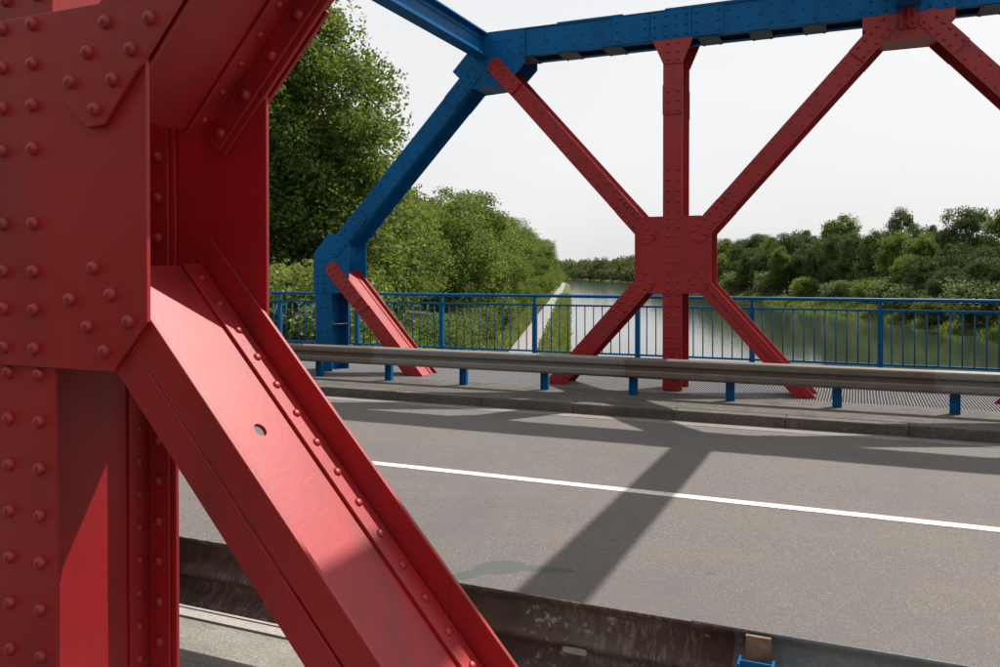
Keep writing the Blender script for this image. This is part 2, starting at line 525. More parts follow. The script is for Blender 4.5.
# ------------------------------------------------------------------ bridge deck
X0, X1 = -60.0, 64.0
m = MB(); m.box(X0, X1, 3.52, 9.05, ROAD-0.45, ROAD); struct(m.build('road', M['asphalt']))
m = MB(); m.box(X0, X1, 5.953, 6.057, ROAD+0.0005, ROAD+0.004); struct(m.build('centre_line', M['line']))
m = MB(); m.box(X0, X1, 8.82, 9.04, ROAD-0.02, ROAD+0.004); struct(m.build('gutter', M['gutter']))
m = MB(); m.box(X0, X1, 9.225, 10.30, WALK-0.5, WALK-0.003); struct(m.build('pavement', M['pavement']))
m = MB(); m.box(X0, X1, 11.75, 13.42, WALK-0.3, WALK-0.004); struct(m.build('walkway', M['pavement']))
m = MB(); m.box(X0, X1, -1.2, 3.345, WALK-0.5, WALK-0.003); struct(m.build('pavement', M['rough_concrete']))
m = MB()
m.box(X0, X1, 2.745, 2.805, WALK-0.05, WALK+0.006); m.box(X0, X1, 2.812, 2.90, WALK-0.05, WALK+0.009)
struct(m.build('edge_strip', M['pale_concrete']))
rng = random.Random(5)
for (ya, yb, nm) in ((9.052, 9.22, 'kerb'), (3.35, 3.518, 'kerb')):
    root = bpy.data.objects.new(nm, None); COL.objects.link(root); root['kind'] = 'structure'
    mm = MB(); mm.box(0.0015, 1.1585, ya, yb, ROAD-0.3, WALK)
    me = mm.mesh('kerb_stone', M['kerb'])
    for k in range(-12, 13):
        o = bpy.data.objects.new('kerb_stone', me); link(o, root)
        o.location = (k*1.16-0.7, rng.uniform(-0.006, 0.006), rng.uniform(-0.006, 0.004))
        bv = o.modifiers.new('bevel', 'BEVEL'); bv.width = 0.014; bv.segments = 2
    for (xa, xb) in ((X0, -12*1.16-0.7), (13*1.16-0.7, X1)):
        mm = MB(); mm.box(xa, xb, ya, yb, ROAD-0.3, WALK); mm.build('kerb_run', M['kerb'], root)

# steel grating around the feet of the far truss
gr = thing('steel_grating', 'open steel grating strip at the feet of the far red truss', 'grating', (XC, 11.0, WALK))
m = MB()
x = -9.0
while x < 9.0:
    m.box(x, x+0.006, 10.33, 11.72, WALK-0.03, WALK-0.002); x += 0.0335
stuff(m.build('bearing_bars', M['steel'], gr))
m = MB()
y = 10.33
while y < 11.75:
    m.box(-9, 9, y, y+0.007, WALK-0.03, WALK-0.004); y += 0.066
stuff(m.build('cross_bars', M['steel'], gr))
m = MB()
for y in (10.305, 11.722): m.box(-9.0, 9.0, y, y+0.02, WALK-0.09, WALK-0.001)
m.build('edge_frame', M['steel'], gr)
for k in range(-3, 6):
    m = MB(); m.box(XC+NODE*k-0.12, XC+NODE*k+0.12, -1.1, 13.4, WALK-1.05, WALK-0.52)
    if k != 99: m.build('floor_beam', M['blue'], gr)

# abutment under the left end of the bridge
ab = thing('abutment', 'concrete abutment wall carrying the left end of the bridge', 'abutment', (-9.6, 6.3, -6))
m = MB(); m.box(-11.5, -9.2, -1.4, 13.6, -7.2, WALK-1.06); m.build('wall', M['pavement'], ab)

# ------------------------------------------------------------------ trusses
RIV_FRONT = MB(); RIV_FRONT.dome((0, 0, 0), (0, 0, 1), 0.0192, 0.0165, 16)
RIV_MESH = RIV_FRONT.mesh('rivet', M['red'])
RIV_S = MB(); RIV_S.dome((0, 0, 0), (0, 0, 1), 0.0135, 0.0095, 12)
RIV_MESH_S = RIV_S.mesh('rivet', M['red'])
def rivet_obj(parent, pos, axis, small=False):
    o = bpy.data.objects.new('rivet', RIV_MESH_S if small else RIV_MESH)
    link(o, parent)
    o.rotation_euler = Vector(axis).to_track_quat('Z', 'Y').to_euler()
    o.location = pos
    return o

class Rivets:
    """rivets of one part: singly where they show large, joined where they are tiny"""
    def __init__(self, near): self.near, self.big, self.mb = near, [], MB()
    def add(self, pos, axis, small=False):
        if self.near and -2.75 < pos[0] < -0.7 and -1.3 < pos[2] < 1.0:
            self.big.append((pos, axis, small))
        elif -9 < pos[0] < 5 and pos[2] > -1.6:
            self.mb.dome(pos, axis, 0.0160 if small else 0.0210, 0.0135 if small else 0.0185, 8)
    def build(self, parent, mat):
        if self.near and parent.data.materials and parent.data.materials[0] == M['red']:
            for p, a, s in self.big: rivet_obj(parent, p, a, s)
        if self.mb.v: stuff(self.mb.build('rivets', mat, parent))

FI, FO = 0.215, 0.229       # flange inside / outside (from the truss centre plane)
GO = 0.243                  # gusset outside
SO = 0.257                  # splice plate outside
WT = 0.006                  # half web

def hole_plate(m, fr, s0, s1, nn, y0, y1, hs, hy, r):
    """web plate normal to n with one round hole"""
    N = 24
    def ring(n, rad):
        out = []
        for k in range(N):
            t = 2*math.pi*k/N
            out.append(fr.p(hs+rad*math.cos(t), n, hy+rad*math.sin(t)))
        return out
    def square(n, a):
        out = []
        for k in range(N):
            t = 2*math.pi*k/N
            c, s = math.cos(t), math.sin(t); q = a/max(abs(c), abs(s))
            out.append(fr.p(hs+q*c, n, hy+q*s))
        return out
    H = N//2
    for sgn in (1, -1):
        rg_ = ring(nn*sgn, r)
        la = [fr.p(hs, nn*sgn, y1), fr.p(s0, nn*sgn, y1), fr.p(s0, nn*sgn, y0), fr.p(hs, nn*sgn, y0)]
        lb = [fr.p(hs, nn*sgn, y0), fr.p(s1, nn*sgn, y0), fr.p(s1, nn*sgn, y1), fr.p(hs, nn*sgn, y1)]
        q = N//4
        pa = la+[rg_[k] for k in range(3*q, q-1, -1)]
        pb = lb+[rg_[k % N] for k in range(N+q, 3*q-1, -1)]
        for poly in (pa, pb):
            idx = tuple(range(len(poly)))
            m.add(poly, [idx if sgn < 0 else idx[::-1]])
    t_, b_ = ring(nn, r), ring(-nn, r)
    m.add(t_+b_, [(k, (k+1) % N, N+(k+1) % N, N+k) for k in range(N)])

def h_member(name, fr, s0, s1, w, mat, root, near, style='plate', pitch=0.125, stag=True, splice=None,
             label=None, rows=0.06, hole=None, fl0=None, web0=None, small=True, web_rivets=True, wn=0.0):
    """riveted H member: two flanges, a web, four corner angles. style 'angles' = smooth flange with a centre joint"""
    m = MB(); h = w/2
    f0 = s0 if fl0 is None else fl0
    w0 = s0 if web0 is None else web0
    for sg in (-1, 1):
        ya, yb = sorted((sg*FI, sg*FO))
        if style == 'angles':
            m.prism([(f0, 0.004), (s1, 0.004), (s1, h), (f0, h)], ya, yb, fr)
            m.prism([(f0, -h), (s1, -h), (s1, -0.004), (f0, -0.004)], ya, yb, fr)
        else:
            m.prism([(f0, -h), (s1, -h), (s1, h), (f0, h)], ya, yb, fr)
            ya, yb = sorted((sg*(FI-0.011), sg*(FI-0.0003)))
            m.prism([(w0, -h+0.02), (s1, -h+0.02), (s1, h-0.02), (w0, h-0.02)], ya, yb, fr)
        for sn in (-1, 1):
            ya, yb = sorted((sg*(FI-0.0115), sg*(FI-0.09)))
            na, nb = sorted((wn+sn*(WT+0.0002), wn+sn*(WT+0.012)))
            m.prism([(w0, na), (s1, na), (s1, nb), (w0, nb)], ya, yb, fr)
    if hole: hole_plate(m, fr, w0, s1, WT, -FI, FI, hole, 0.0, 0.021)
    else: m.prism([(w0, wn-WT), (s1, wn-WT), (s1, wn+WT), (w0, wn+WT)], -FI, FI, fr)
    o = m.build(name, mat, root, 0.003 if near else 0.0)
    if label: o['label'] = label
    rv = Rivets(near)
    if style == 'plate':
        s = f0+0.05; k = 0
        while s < s1-0.03:
            skip = splice and any(a-0.02 < s < b+0.02 for a, b in splice)
            if not skip:
                for row in (-1, 1):
                    ss = s+(pitch/2 if (stag and row > 0) else 0)
                    if ss < s1-0.02:
                        for sg in (-1, 1):
                            if sg > 0 and not near: continue
                            rv.add(fr.p(ss, row*rows, sg*FO), fr.d(0, 0, sg), small)
            s += pitch
    if web_rivets and near:
        s = w0+0.06
        while s < s1-0.02:
            for sg in (-1, 1):
                for sn in (-1, 1): rv.add(fr.p(s, sn*(WT+0.012), sg*(FI-0.052)), fr.d(0, sn, 0), True)
            s += 0.108
        if style == 'plate':
            s = w0+0.05
            while s < s1-0.02:
                for sn in (-1, 1): rv.add(fr.p(s, sn*0.06, FI-0.0113), fr.d(0, 0, -1), False)
                s += pitch
    rv.build(o, mat)
    return o

def plate(name, poly, y0, y1, mat, root, near, fr=None, rivets=(), face=0, label=None, bevel=0.0025):
    """flat plate with its rivets, rivets given in the frame's (s, n)"""
    m = MB(); m.prism(poly, y0, y1, fr)
    o = m.build(name, mat, root, bevel if near else 0.0)
    if label: o['label'] = label
    rv = Rivets(near)
    f = fr or FLAT
    for (s, n) in rivets:
        if face <= 0: rv.add(f.p(s, n, min(y0, y1)), (0, -1, 0))
        else: rv.add(f.p(s, n, max(y0, y1)), (0, 1, 0))
    rv.build(o, mat)
    return o

def clip_rect(s0, s1, h, c, c2=None, n0=0.0):
    c2 = c if c2 is None else c2
    return [(s0+c, n0-h), (s1-c2, n0-h), (s1, n0-h+c2), (s1, n0+h-c2), (s1-c2, n0+h), (s0+c, n0+h), (s0, n0+h-c), (s0, n0-h+c)]

def zigzag(s0, n, pitch, row, off=0.5, n0=0.0):
    return [(s0+k*pitch, n0-row) for k in range(n)]+[(s0+k*pitch+off*pitch, n0+row) for k in range(n)]

def truss(name, label, yc, near):
    root = thing(name, label, 'truss', (XC, yc, WALK))
    red, blue = M['red'], M['blue']
    LDIAG = 2.604/math.cos(SLOPE)
    sides = (-1, 1)
    def yy(a, b): return lambda sg: tuple(sorted((yc+sg*a, yc+sg*b)))
    G, S = yy(FO+0.0004, GO), yy(GO+0.0004, SO)
    last = len(XN)-1
    # --- top chord
    ch = MB()
    xa, xb = XN[1]-0.12, XN[last]+1.0
    for sg in sides:
        y0, y1 = sorted((yc+sg*0.212, yc+sg*0.2285)); ch.box(xa, xb, y0, y1, CH0, CH1)
        y0, y1 = sorted((yc+sg*0.13, yc+sg*0.2118)); ch.box(xa, xb, y0, y1, CH0+0.001, CH0+0.013); ch.box(xa, xb, y0, y1, CH1-0.013, CH1-0.001)
    ch.box(xa-0.01, xb, yc-0.245, yc+0.245, CH1+0.0004, CH1+0.014)
    for (p0, p1) in ((-0.55, 0.35), (0.9, 2.15), (3.3, 4.4), (5.0, 6.1)):
        ch.box(XN[2]+p0-1.0, XN[2]+p1-1.0, yc-0.245, yc+0.245, CH1+0.0145, CH1+0.030)
    chord = ch.build('top_chord', blue, root, 0.002 if near else 0)
    rv = Rivets(False)
    x = xa+0.1; k = 0
    while x < 5.5:
        for z in ((CH0+0.07, CH1-0.07) if k % 2 else (CH0+0.19,)):
            rv.add((x, yc-0.2285, z), (0, -1, 0), True)
        x += 0.125; k += 1
    rv.build(chord, blue)
    # chord splice plates
    for (x0, x1, cols) in ((XN[2]-0.285, XN[2]+0.235, 4), (XN[2]-0.78, XN[2]-0.30, 2), (XN[2]+0.245, XN[2]+0.62, 2), (XN[3]-0.44, XN[3]+0.44, 6), (XN[4]-0.285, XN[4]+0.235, 4)):
        rr = [(x0+0.055+(x1-x0-0.11)*i/max(1, cols-1), CH0+0.055+0.125*j) for i in range(cols) for j in range(3)]
        for sg in sides:
            y0, y1 = G(sg)
            plate('splice_plate', [(x0, CH0+0.004), (x1, CH0+0.004), (x1, CH1-0.004), (x0, CH1-0.004)], y0, y1, blue, root, near, None, rr if sg < 0 else (), sg)
    # batten plates that tie the two chord webs below
    x = XN[1]+0.62
    bm_ = MB(); bm_.box(-0.13, 0.13, yc-0.205, yc+0.205, CH0-0.012, CH0)
    for (px, py) in ((-0.1, -0.17), (0.1, -0.17), (-0.1, 0.17), (0.1, 0.17)):
        bm_.dome((px, yc+py, CH0-0.012), (0, 0, -1), 0.018, 0.016, 7)
    bme = bm_.mesh('batten_plate', M['blue_grey'])
    while x < 7:
        if abs(((x-XC) % (2*NODE))-NODE) > 0.55 and abs(((x-XC+NODE) % (2*NODE))-NODE) > 0.33:
            b = bpy.data.objects.new('batten_plate', bme); link(b, chord); b.location = (x, 0, 0)
        x += 0.62
    # --- bottom chord, under the deck
    m = MB()
    zb = ZC-2.93
    for sg in sides:
        y0, y1 = sorted((yc+sg*0.2, yc+sg*0.228)); m.box(XN[0]-0.2, XN[last]+1, y0, y1, zb-0.18, zb+0.18)
    m.box(XN[0]-0.2, XN[last]+1, yc-0.2, yc+0.2, zb+0.15, zb+0.165)
    m.build('bottom_chord', blue, root)
    # --- end portal column and inclined end post (blue)
    x0 = XN[0]
    fr = Frame((x0+0.02, 0), math.pi/2, yc)
    h_member('portal_column', fr, zb, 0.15, 0.30, blue, root, near, pitch=0.36, stag=False, rows=0.06, fl0=zb, web_rivets=False, small=False)
    m = MB(); m.box(x0+0.03, x0+0.165, yc-0.213, yc+0.2, -0.80, -0.79); m.build('bracket', M['blue_grey'], root)
    fr = Frame((x0+0.068, ZC), SLOPE-0.035, yc)
    h_member('end_post', fr, 0.30, LDIAG*0.985, 0.25, blue, root, near, pitch=0.17, rows=0.07, small=True)
    gp = [(x0-0.155, -0.31), (x0+0.487, -0.31), (x0+0.487, 0.52), (x0+0.13, 0.60), (x0-0.155, 0.29)]
    rr = [(x0-0.155+0.06+0.115*i, -0.26+0.11*j) for i in range(2) for j in range(5)]+[(x0+0.42, -0.20+0.11*j) for j in range(2)]
    for sg in sides:
        y0, y1 = G(sg)
        plate('gusset_plate', gp, y0, y1, blue, root, near, None, rr if sg < 0 else (), sg)
        y0, y1 = S(sg)
        fr = Frame((x0+0.068, ZC), SLOPE-0.035, yc)
        plate('splice_plate', clip_rect(0.12, 0.95, 0.118, 0.04, 0.0), y0-yc, y1-yc, blue, root, near, fr, zigzag(0.19, 7, 0.11, 0.06) if sg < 0 else (), sg)
        plate('splice_plate', clip_rect(LDIAG-0.84, LDIAG-0.26, 0.118, 0.0, 0.04), y0-yc, y1-yc, blue, root, near, fr, zigzag(LDIAG-0.75, 5, 0.105, 0.06) if sg < 0 else (), sg)
    # portal joint at the top
    x1 = XN[1]
    gp = [(x1-0.44, 2.84), (x1-0.17, 2.57), (x1+0.30, 2.59), (x1+0.50, 2.70), (x1+0.66, 2.86), (x1+0.66, CH1-0.002), (x1+0.02, CH1-0.002)]
    rr = [(x1+0.10, 2.68+0.115*j) for j in range(5)]+[(x1+0.60, 3.00+0.11*j) for j in range(3)]+[(x1+0.26, 3.05), (x1+0.26, 3.2), (x1+0.43, 3.05), (x1+0.43, 3.2)]
    for sg in sides:
        y0, y1 = G(sg)
        plate('gusset_plate', gp, y0, y1, blue, root, near, None, rr if sg < 0 else (), sg)
    m = MB(); m.box(x1-0.14, x1+0.3, yc-FO, yc+FO, 2.585, 2.597); m.build('closing_plate', blue, root)
    # --- lozenge panels
    for k in range(0, last, 2):
        xc = XN[k]
        vis = k in (0, 2, 4)
        if k > 0:
            fr = Frame((xc, 0), math.pi/2, yc)
            h_member('vertical_post', fr, zb, CH0-0.002, 0.247, red, root, near, pitch=0.133, stag=False, rows=0.063, small=False,
                     splice=((-0.25, 0.72), (1.35, CH0)), fl0=zb)
            gp = [(xc-0.484, -0.128), (xc-0.36, -0.263), (xc+0.36, -0.263), (xc+0.484, -0.128), (xc+0.484, 0.579), (xc+0.36, 0.717), (xc-0.36, 0.717), (xc-0.484, 0.579)]
            rr = [(xc+sx*0.062, z) for sx in (-1, 1) for z in (0.692, 0.582, 0.467, 0.346, 0.138, 0.004, -0.103, -0.212)]
            rl = []
            frl = Frame((xc+0.068, ZC), -SLOPE, yc)
            for (s, n) in ((0.289, 0.043), (0.294, -0.08), (0.384, 0.043), (0.392, -0.08), (0.479, 0.043), (0.481, -0.077)):
                p = frl.p(s, n, 0); rl.append((p[0], p[2]))
            for sg in sides:
                y0, y1 = G(sg)
                plate('gusset_plate', gp, y0, y1, red, root, near, None, (rr+rl) if sg < 0 else rl, sg)
                # inner rivet heads of the back gusset, seen inside the lozenge
            # top gusset of the vertical, splice plate
            gp = [(xc-0.255, CH0), (xc-0.122, 2.65), (xc+0.122, 2.65), (xc+0.255, CH0)]
            for sg in sides:
                y0, y1 = G(sg)
                plate('gusset_plate', gp, y0, y1, red, root, near, None, [(xc+sx*0.062, z) for sx in (-1, 1) for z in (2.70, 2.80, 2.91)] if sg < 0 else (), sg)
                plate('splice_plate', [(xc-0.127, 2.01), (xc+0.127, 2.01), (xc+0.127, 2.381), (xc-0.127, 2.381)], y0, y1, red, root, near, None,
                      [(xc+sx*0.062, z) for sx in (-1, 1) for z in (2.06, 2.18, 2.30)] if sg < 0 else (), sg)
        for (sx, up) in ((1, 1), (-1, 1), (1, -1), (-1, -1)):
            if k == 0 and (sx < 0 or up > 0): continue
            ang = SLOPE*up if sx > 0 else math.pi-SLOPE*up
            n0 = 0.03*sx if (near and up > 0) else 0.0
            fr = Frame((xc+0.068*sx-n0*math.sin(ang), ZC+n0*math.cos(ang)), ang, yc)
            smoothm = (sx > 0 and up < 0 and k > 0)
            if smoothm:
                h_member('diagonal', fr, 0.20, LDIAG, 0.186, red, root, near, 'angles', hole=0.862 if near else None, web0=0.245,
                         label='smooth lower diagonal with a joint along its face')
            else:
                h_member('diagonal', fr, 0.30, LDIAG-0.05, 0.225, red, root, near, 'plate', pitch=0.15, rows=0.065, web0=0.30, wn=0.05 if k == 0 else 0.0,
                         splice=((0.0, 0.98), (LDIAG-0.80, LDIAG)))
                st = 0.10 if k == 0 else 0.285
                for sg in sides:
                    y0, y1 = S(sg)
                    plate('splice_plate', clip_rect(st, 0.86, 0.1125, 0.045, 0.0), y0-yc, y1-yc, red, root, near, fr,
                          zigzag(st+0.055, 6, 0.0975, 0.0605, 0.0 if near else 0.5) if sg < 0 else (), sg)
                    y0, y1 = G(sg)
                    plate('filler_plate', [(0.862, -0.1115), (1.02, -0.1115), (1.02, 0.1115), (0.862, 0.1115)], y0-yc, y1-yc, red, root, near, fr,
                          zigzag(0.90, 2, 0.075, 0.06) if sg < 0 else (), sg)
                    if up > 0:
                        y0, y1 = S(sg)
                        plate('splice_plate', clip_rect(LDIAG-0.80, LDIAG-0.24, 0.1125, 0.0, 0.05), y0-yc, y1-yc, red, root, near, fr,
                              zigzag(LDIAG-0.76, 5, 0.0975, 0.0605) if sg < 0 else (), sg)
    # --- red node gussets below the top chord
    for k in range(3, last, 2):
        xc = XN[k]
        gp = [(xc-0.475, CH0-0.001), (xc-0.475, 2.83), (xc-0.32, 2.66), (xc+0.32, 2.66), (xc+0.475, 2.83), (xc+0.475, CH0-0.001)]
        for sg in sides:
            y0, y1 = G(sg)
            plate('gusset_plate', gp, y0, y1, red, root, near, None, (), sg)
        m = MB(); m.box(xc-0.31, xc+0.31, yc-FO, yc+FO, 2.664, 2.676); m.build('closing_plate', red, root)
    return root

truss('bridge_truss', 'red riveted lozenge truss filling the left foreground', Y_NEAR, True)
truss('bridge_truss', 'red lozenge truss with blue top chord across the road', Y_FAR, False)

# ------------------------------------------------------------------ cross beams over the road
def cross_beam(xc, label, z0, z1, w, rivets):
    r = thing('cross_beam', label, 'beam', (xc, 6.3, z0))
    ya, yb = Y_NEAR+0.27, Y_FAR-0.262
    m = MB(); h = w/2
    m.box(xc-0.007, xc+0.007, ya, yb, z0, z1)
    for z in (z0, z1):
        m.box(xc-h, xc+h, ya, yb, z-0.009, z+0.009)
    b = m.build('web_and_flanges', M['blue'], r)
    m = MB()
    for sx in (-1, 1):
        x0, x1 = sorted((xc+sx*0.0075, xc+sx*0.02))
        m.box(x0, x1, ya, yb, z0+0.0095, z0+0.085); m.box(x0, x1, ya, yb, z1-0.085, z1-0.0095)
    m.build('corner_angle', M['blue'], r)
    for yp in (ya, yb-0.012):
        m = MB(); m.box(xc-h, xc+h, yp, yp+0.012, z0-0.02, z1+0.005)
        for sx in (-1, 1):
            for z in np.arange(z0+0.05, z1-0.02, 0.09): m.dome((xc+sx*h*0.6, yp if yp > 5 else yp+0.012, z), (0, -1 if yp > 5 else 1, 0), 0.018, 0.014, 7)
        m.build('end_plate', M['blue'], r)
    return r
cross_beam(XN[1]+0.02, 'blue portal beam over the road at the left end of the truss', 3.00, 3.31, 0.20, True)
for k in (3, 5, 7, 9):
    r = cross_beam(XN[k], 'blue beam over the road above the red gusset at top right' if k == 3 else 'blue beam over the road, %s beyond the right edge' % ORD[(k-5)//2], 3.02, 3.31, 0.26, True)
    for (yc_, sg) in ((Y_FAR-0.2575, -1), (Y_NEAR+0.2575, 1)):
        m = MB()
        y0, y1 = sorted((yc_, yc_+sg*0.10))
        m.box(XN[k]-0.008, XN[k]+0.008, y0, y1, 2.78, 3.0)
        y0, y1 = sorted((yc_+sg*0.0005, yc_+sg*0.013))
        m.box(XN[k]-0.09, XN[k]+0.09, y0, y1, 2.775, 3.0)
        for sx in (-1, 1):
            for z in (2.82, 2.92): m.dome((XN[k]+sx*0.055, yc_+sg*0.013, z), (0, sg, 0), 0.018, 0.014, 7)
        m.build('bracket', M['red'], r)

# ------------------------------------------------------------------ guardrails
def wbeam_profile(h=0.252, d=0.055):
    # (out, z) polyline from the top lip to the bottom lip
    return [(0.0, 0.0), (0.008, -0.004), (d*0.82, -0.018*h/0.25), (d, -0.034*h/0.25), (d, -0.082*h/0.25), (d*0.82, -0.096*h/0.25), (0.004, -0.112*h/0.25), (0.004, -0.140*h/0.25), (d*0.82, -0.156*h/0.25), (d, -0.170*h/0.25), (d, -0.216*h/0.25), (d*0.82, -0.232*h/0.25), (0.008, -0.248*h/0.25), (0.0, -h)]
def soft_profile(h=0.275, d=0.07):
    k = h/0.25; out = []
    for i in range(25):
        u = i/24
        out.append((0.004+d*(0.5-0.5*math.cos(4*math.pi*u))**0.8, -h*u))
    return out
def wbeam(m, x0, x1, y, ztop, sg, t=0.004, off=0.0):
    pr = wbeam_profile() if sg < 0 else soft_profile()
    n = len(pr)
    nx = max(2, int((x1-x0)/0.4)+1)
    vs, fs = [], []
    for i in range(nx):
        x = x0+(x1-x0)*i/(nx-1)
        for (o, z) in pr: vs.append((x, y+sg*(o+off), ztop+z))
        for (o, z) in pr: vs.append((x, y+sg*(o+off-t), ztop+z))
    s = 2*n
    for i in range(nx-1):
        for j in range(n-1):
            fs.append((i*s+j, i*s+j+1, (i+1)*s+j+1, (i+1)*s+j))
            fs.append((i*s+n+j, (i+1)*s+n+j, (i+1)*s+n+j+1, i*s+n+j+1))
        fs.append((i*s, (i+1)*s, (i+1)*s+n, i*s+n)); fs.append((i*s+n-1, i*s+2*n-1, (i+1)*s+2*n-1, (i+1)*s+n-1))
    for i in (0, nx-1):
        for j in range(n-1): fs.append((i*s+j, i*s+n+j, i*s+n+j+1, i*s+j+1))
    if sg > 0: fs = [q[::-1] for q in fs]
    m.add(vs, fs, sg > 0)

def guardrail(label, y, sg, ztop, post0, mats, xlo, xhi, posty, drop=0.11):
    g = thing('guardrail', label, 'guardrail', (XC, y, WALK))
    k0 = math.floor((xlo-post0)/3.48)
    x = post0+3.48*k0-0.08; i = 0
    while x < xhi:
        m = MB(); wbeam(m, x-0.12, x+3.48, y, ztop+(0.0 if i % 2 else 0.002), sg, off=0.0 if i % 2 else 0.005)
        o = m.build('rail_section', mats[i % len(mats)], g)
        mm = MB()
        for (dx, z) in ((-0.08, -0.055), (0.02, -0.055), (-0.08, -0.198), (0.02, -0.198)):
            mm.dome((x+dx, y+sg*(0.055+(0.0 if i % 2 else 0.005)), ztop+z), (0, sg, 0), 0.012, 0.008, 8)
        mm.build('bolt', M['galv'], o)
        x += 3.48; i += 1
    pm = MB()
    z1 = ztop-drop
    for a in (-0.05, 0.05-0.006):
        pm.box(a, a+0.006, -0.03, 0.03, WALK-0.01, z1)
    pm.box(-0.0435, 0.0435, -0.003, 0.003, WALK-0.01, z1)
    pme = pm.mesh('post', M['blue'])
    sp = MB(); sp.box(-0.042, 0.042, 0.0, 1.0, ztop-0.165, ztop-0.085)
    x = post0-1.16*math.floor((post0-xlo)/1.16)
    while x < xhi:
        o = bpy.data.objects.new('post', pme); link(o, g); o.location = (x, posty, 0)
        s_ = MB()
        ya, yb = sorted((posty+sg*0.031, y+sg*0.0035))
        if sg < 0: s_.box(x-0.04, x+0.04, ya, yb, ztop-drop-0.05, ztop-drop+0.025)
        else:
            s_.box(x-0.036, x+0.036, ya, yb, ztop-drop-0.07, ztop-drop-0.03)
            s_.box(x-0.036, x+0.036, yb-0.016, yb+0.001, ztop-drop-0.0295, ztop-0.008)
        s_.build('spacer', M['rust'], g)
        x += 1.16
    return g
guardrail('weathered grey guardrail on blue posts along the far kerb', 9.905, -1, -1.035, -2.541, [M['galv'], M['galv_brown']], -24, 14, 9.97)
guardrail('rust-stained guardrail seen from behind below the red diagonal', 2.56, 1, -1.075, -0.27, [M['galv_blue'], M['galv_rust']], -12, 10, 2.49, 0.058)

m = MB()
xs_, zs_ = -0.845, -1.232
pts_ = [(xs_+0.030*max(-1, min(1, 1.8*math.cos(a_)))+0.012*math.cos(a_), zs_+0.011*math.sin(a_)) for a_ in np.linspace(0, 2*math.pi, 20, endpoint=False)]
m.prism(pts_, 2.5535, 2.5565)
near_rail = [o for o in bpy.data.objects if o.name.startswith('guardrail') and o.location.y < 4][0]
m.build('lit_slot_disc', M['pale_concrete'], near_rail)  # pale disc added to imitate sunlit road showing through a rail slot

# ------------------------------------------------------------------ railing
def railing():
    r = thing('railing', 'blue steel railing with thin balusters along the canal side', 'railing', (XC, 13.2, WALK))
    xs = [0.285+1.79*k for k in range(-13, 8)]
    xa, xb = xs[0]-0.1, xs[-1]+0.1
    y = 13.2
    m = MB(); m.tube([(xa, y, -0.395), (xb, y, -0.395)], [0.027, 0.027], 12); m.build('handrail', M['blue'], r)
    m = MB(); m.box(xa, xb, y-0.022, y+0.022, -0.565, -0.535); m.build('middle_rail', M['blue'], r)
    m = MB(); m.box(xa, xb, y-0.022, y+0.022, -1.352, -1.322); m.build('bottom_rail', M['blue'], r)
    pm = MB(); pm.box(-0.038, 0.038, -0.03, 0.03, WALK-0.02, -0.534); pm.box(-0.02, 0.02, -0.02, 0.02, -0.534, -0.40)
    pm.box(-0.08, 0.08, -0.07, 0.07, WALK-0.005, WALK+0.01)
    pme = pm.mesh('post', M['blue'])
    bm = MB(); bm.tube([(0, 0, -1.325), (0, 0, -0.56)], [0.0095, 0.0095], 8)
    bme = bm.mesh('baluster', M['blue'])
    for i, x in enumerate(xs):
        o = bpy.data.objects.new('post', pme); link(o, r); o.location = (x, y, 0)
        if i < len(xs)-1:
            for k in range(1, 12):
                b = bpy.data.objects.new('baluster', bme); link(b, r); b.location = (x+1.79*k/12, y, 0)
    return r
railing()

# ------------------------------------------------------------------ vegetation
def leaf_arrays(rg, pts, ln, wd):
    n = len(pts)
    u = rg.normal(size=(n, 3)); u[:, 2] = u[:, 2]*0.7-0.25
    u /= np.linalg.norm(u, axis=1)[:, None]
    w = rg.normal(size=(n, 3)); w -= (w*u).sum(1)[:, None]*u
    w /= np.linalg.norm(w, axis=1)[:, None]
    nn = np.cross(u, w)
    L = (ln*rg.uniform(0.65, 1.3, n)/2)[:, None]; W = (wd*rg.uniform(0.65, 1.3, n)/2)[:, None]
    a = pts-u*L; c = pts+u*L
    b = pts+w*W+nn*W*0.35-u*L*0.15; d = pts-w*W+nn*W*0.35-u*L*0.15
    v = np.stack([a, b, c, d], 1).reshape(-1, 3)
    return v
def leaf_mesh(name, v, mat):
    n = len(v)//4
    me = bpy.data.meshes.new(name)
    me.vertices.add(len(v)); me.vertices.foreach_set('co', v.astype(np.float32).ravel())
    me.loops.add(4*n); me.loops.foreach_set('vertex_index', np.arange(4*n, dtype=np.int32))
    me.polygons.add(n)
    me.polygons.foreach_set('loop_start', np.arange(0, 4*n, 4, dtype=np.int32))
    me.polygons.foreach_set('loop_total', np.full(n, 4, dtype=np.int32))
    me.materials.append(mat); me.update(calc_edges=True)
    return me
def crown_points(rg, n, rx, ry, rz, zc, ncl, sig, lobes=9, hollow=0.5, gap=0.0):
    ld = rg.normal(size=(lobes, 3)); ld[:, 2] *= 0.8; ld /= np.linalg.norm(ld, axis=1)[:, None]
    lg = rg.uniform(0.18, 0.42, lobes)
    d = rg.normal(size=(ncl, 3)); d /= np.linalg.norm(d, axis=1)[:, None]
    f = 0.72+(np.clip((d@ld.T-0.62)/0.38, 0, 1)**1.2*lg).max(1)
    r = rg.uniform(hollow**2.2, 1, ncl)**(1/2.2)*f
    c = d*r[:, None]*np.array([rx, ry, rz])+np.array([0, 0, zc])
    idx = rg.integers(0, ncl, n)
    off = np.clip(rg.normal(size=(n, 3)), -1.7, 1.7)*sig*np.array([1, 1, 0.72])
    off *= (0.6+0.8*rg.random(ncl)[idx])[:, None]
    p = c[idx]+off
    return p, c
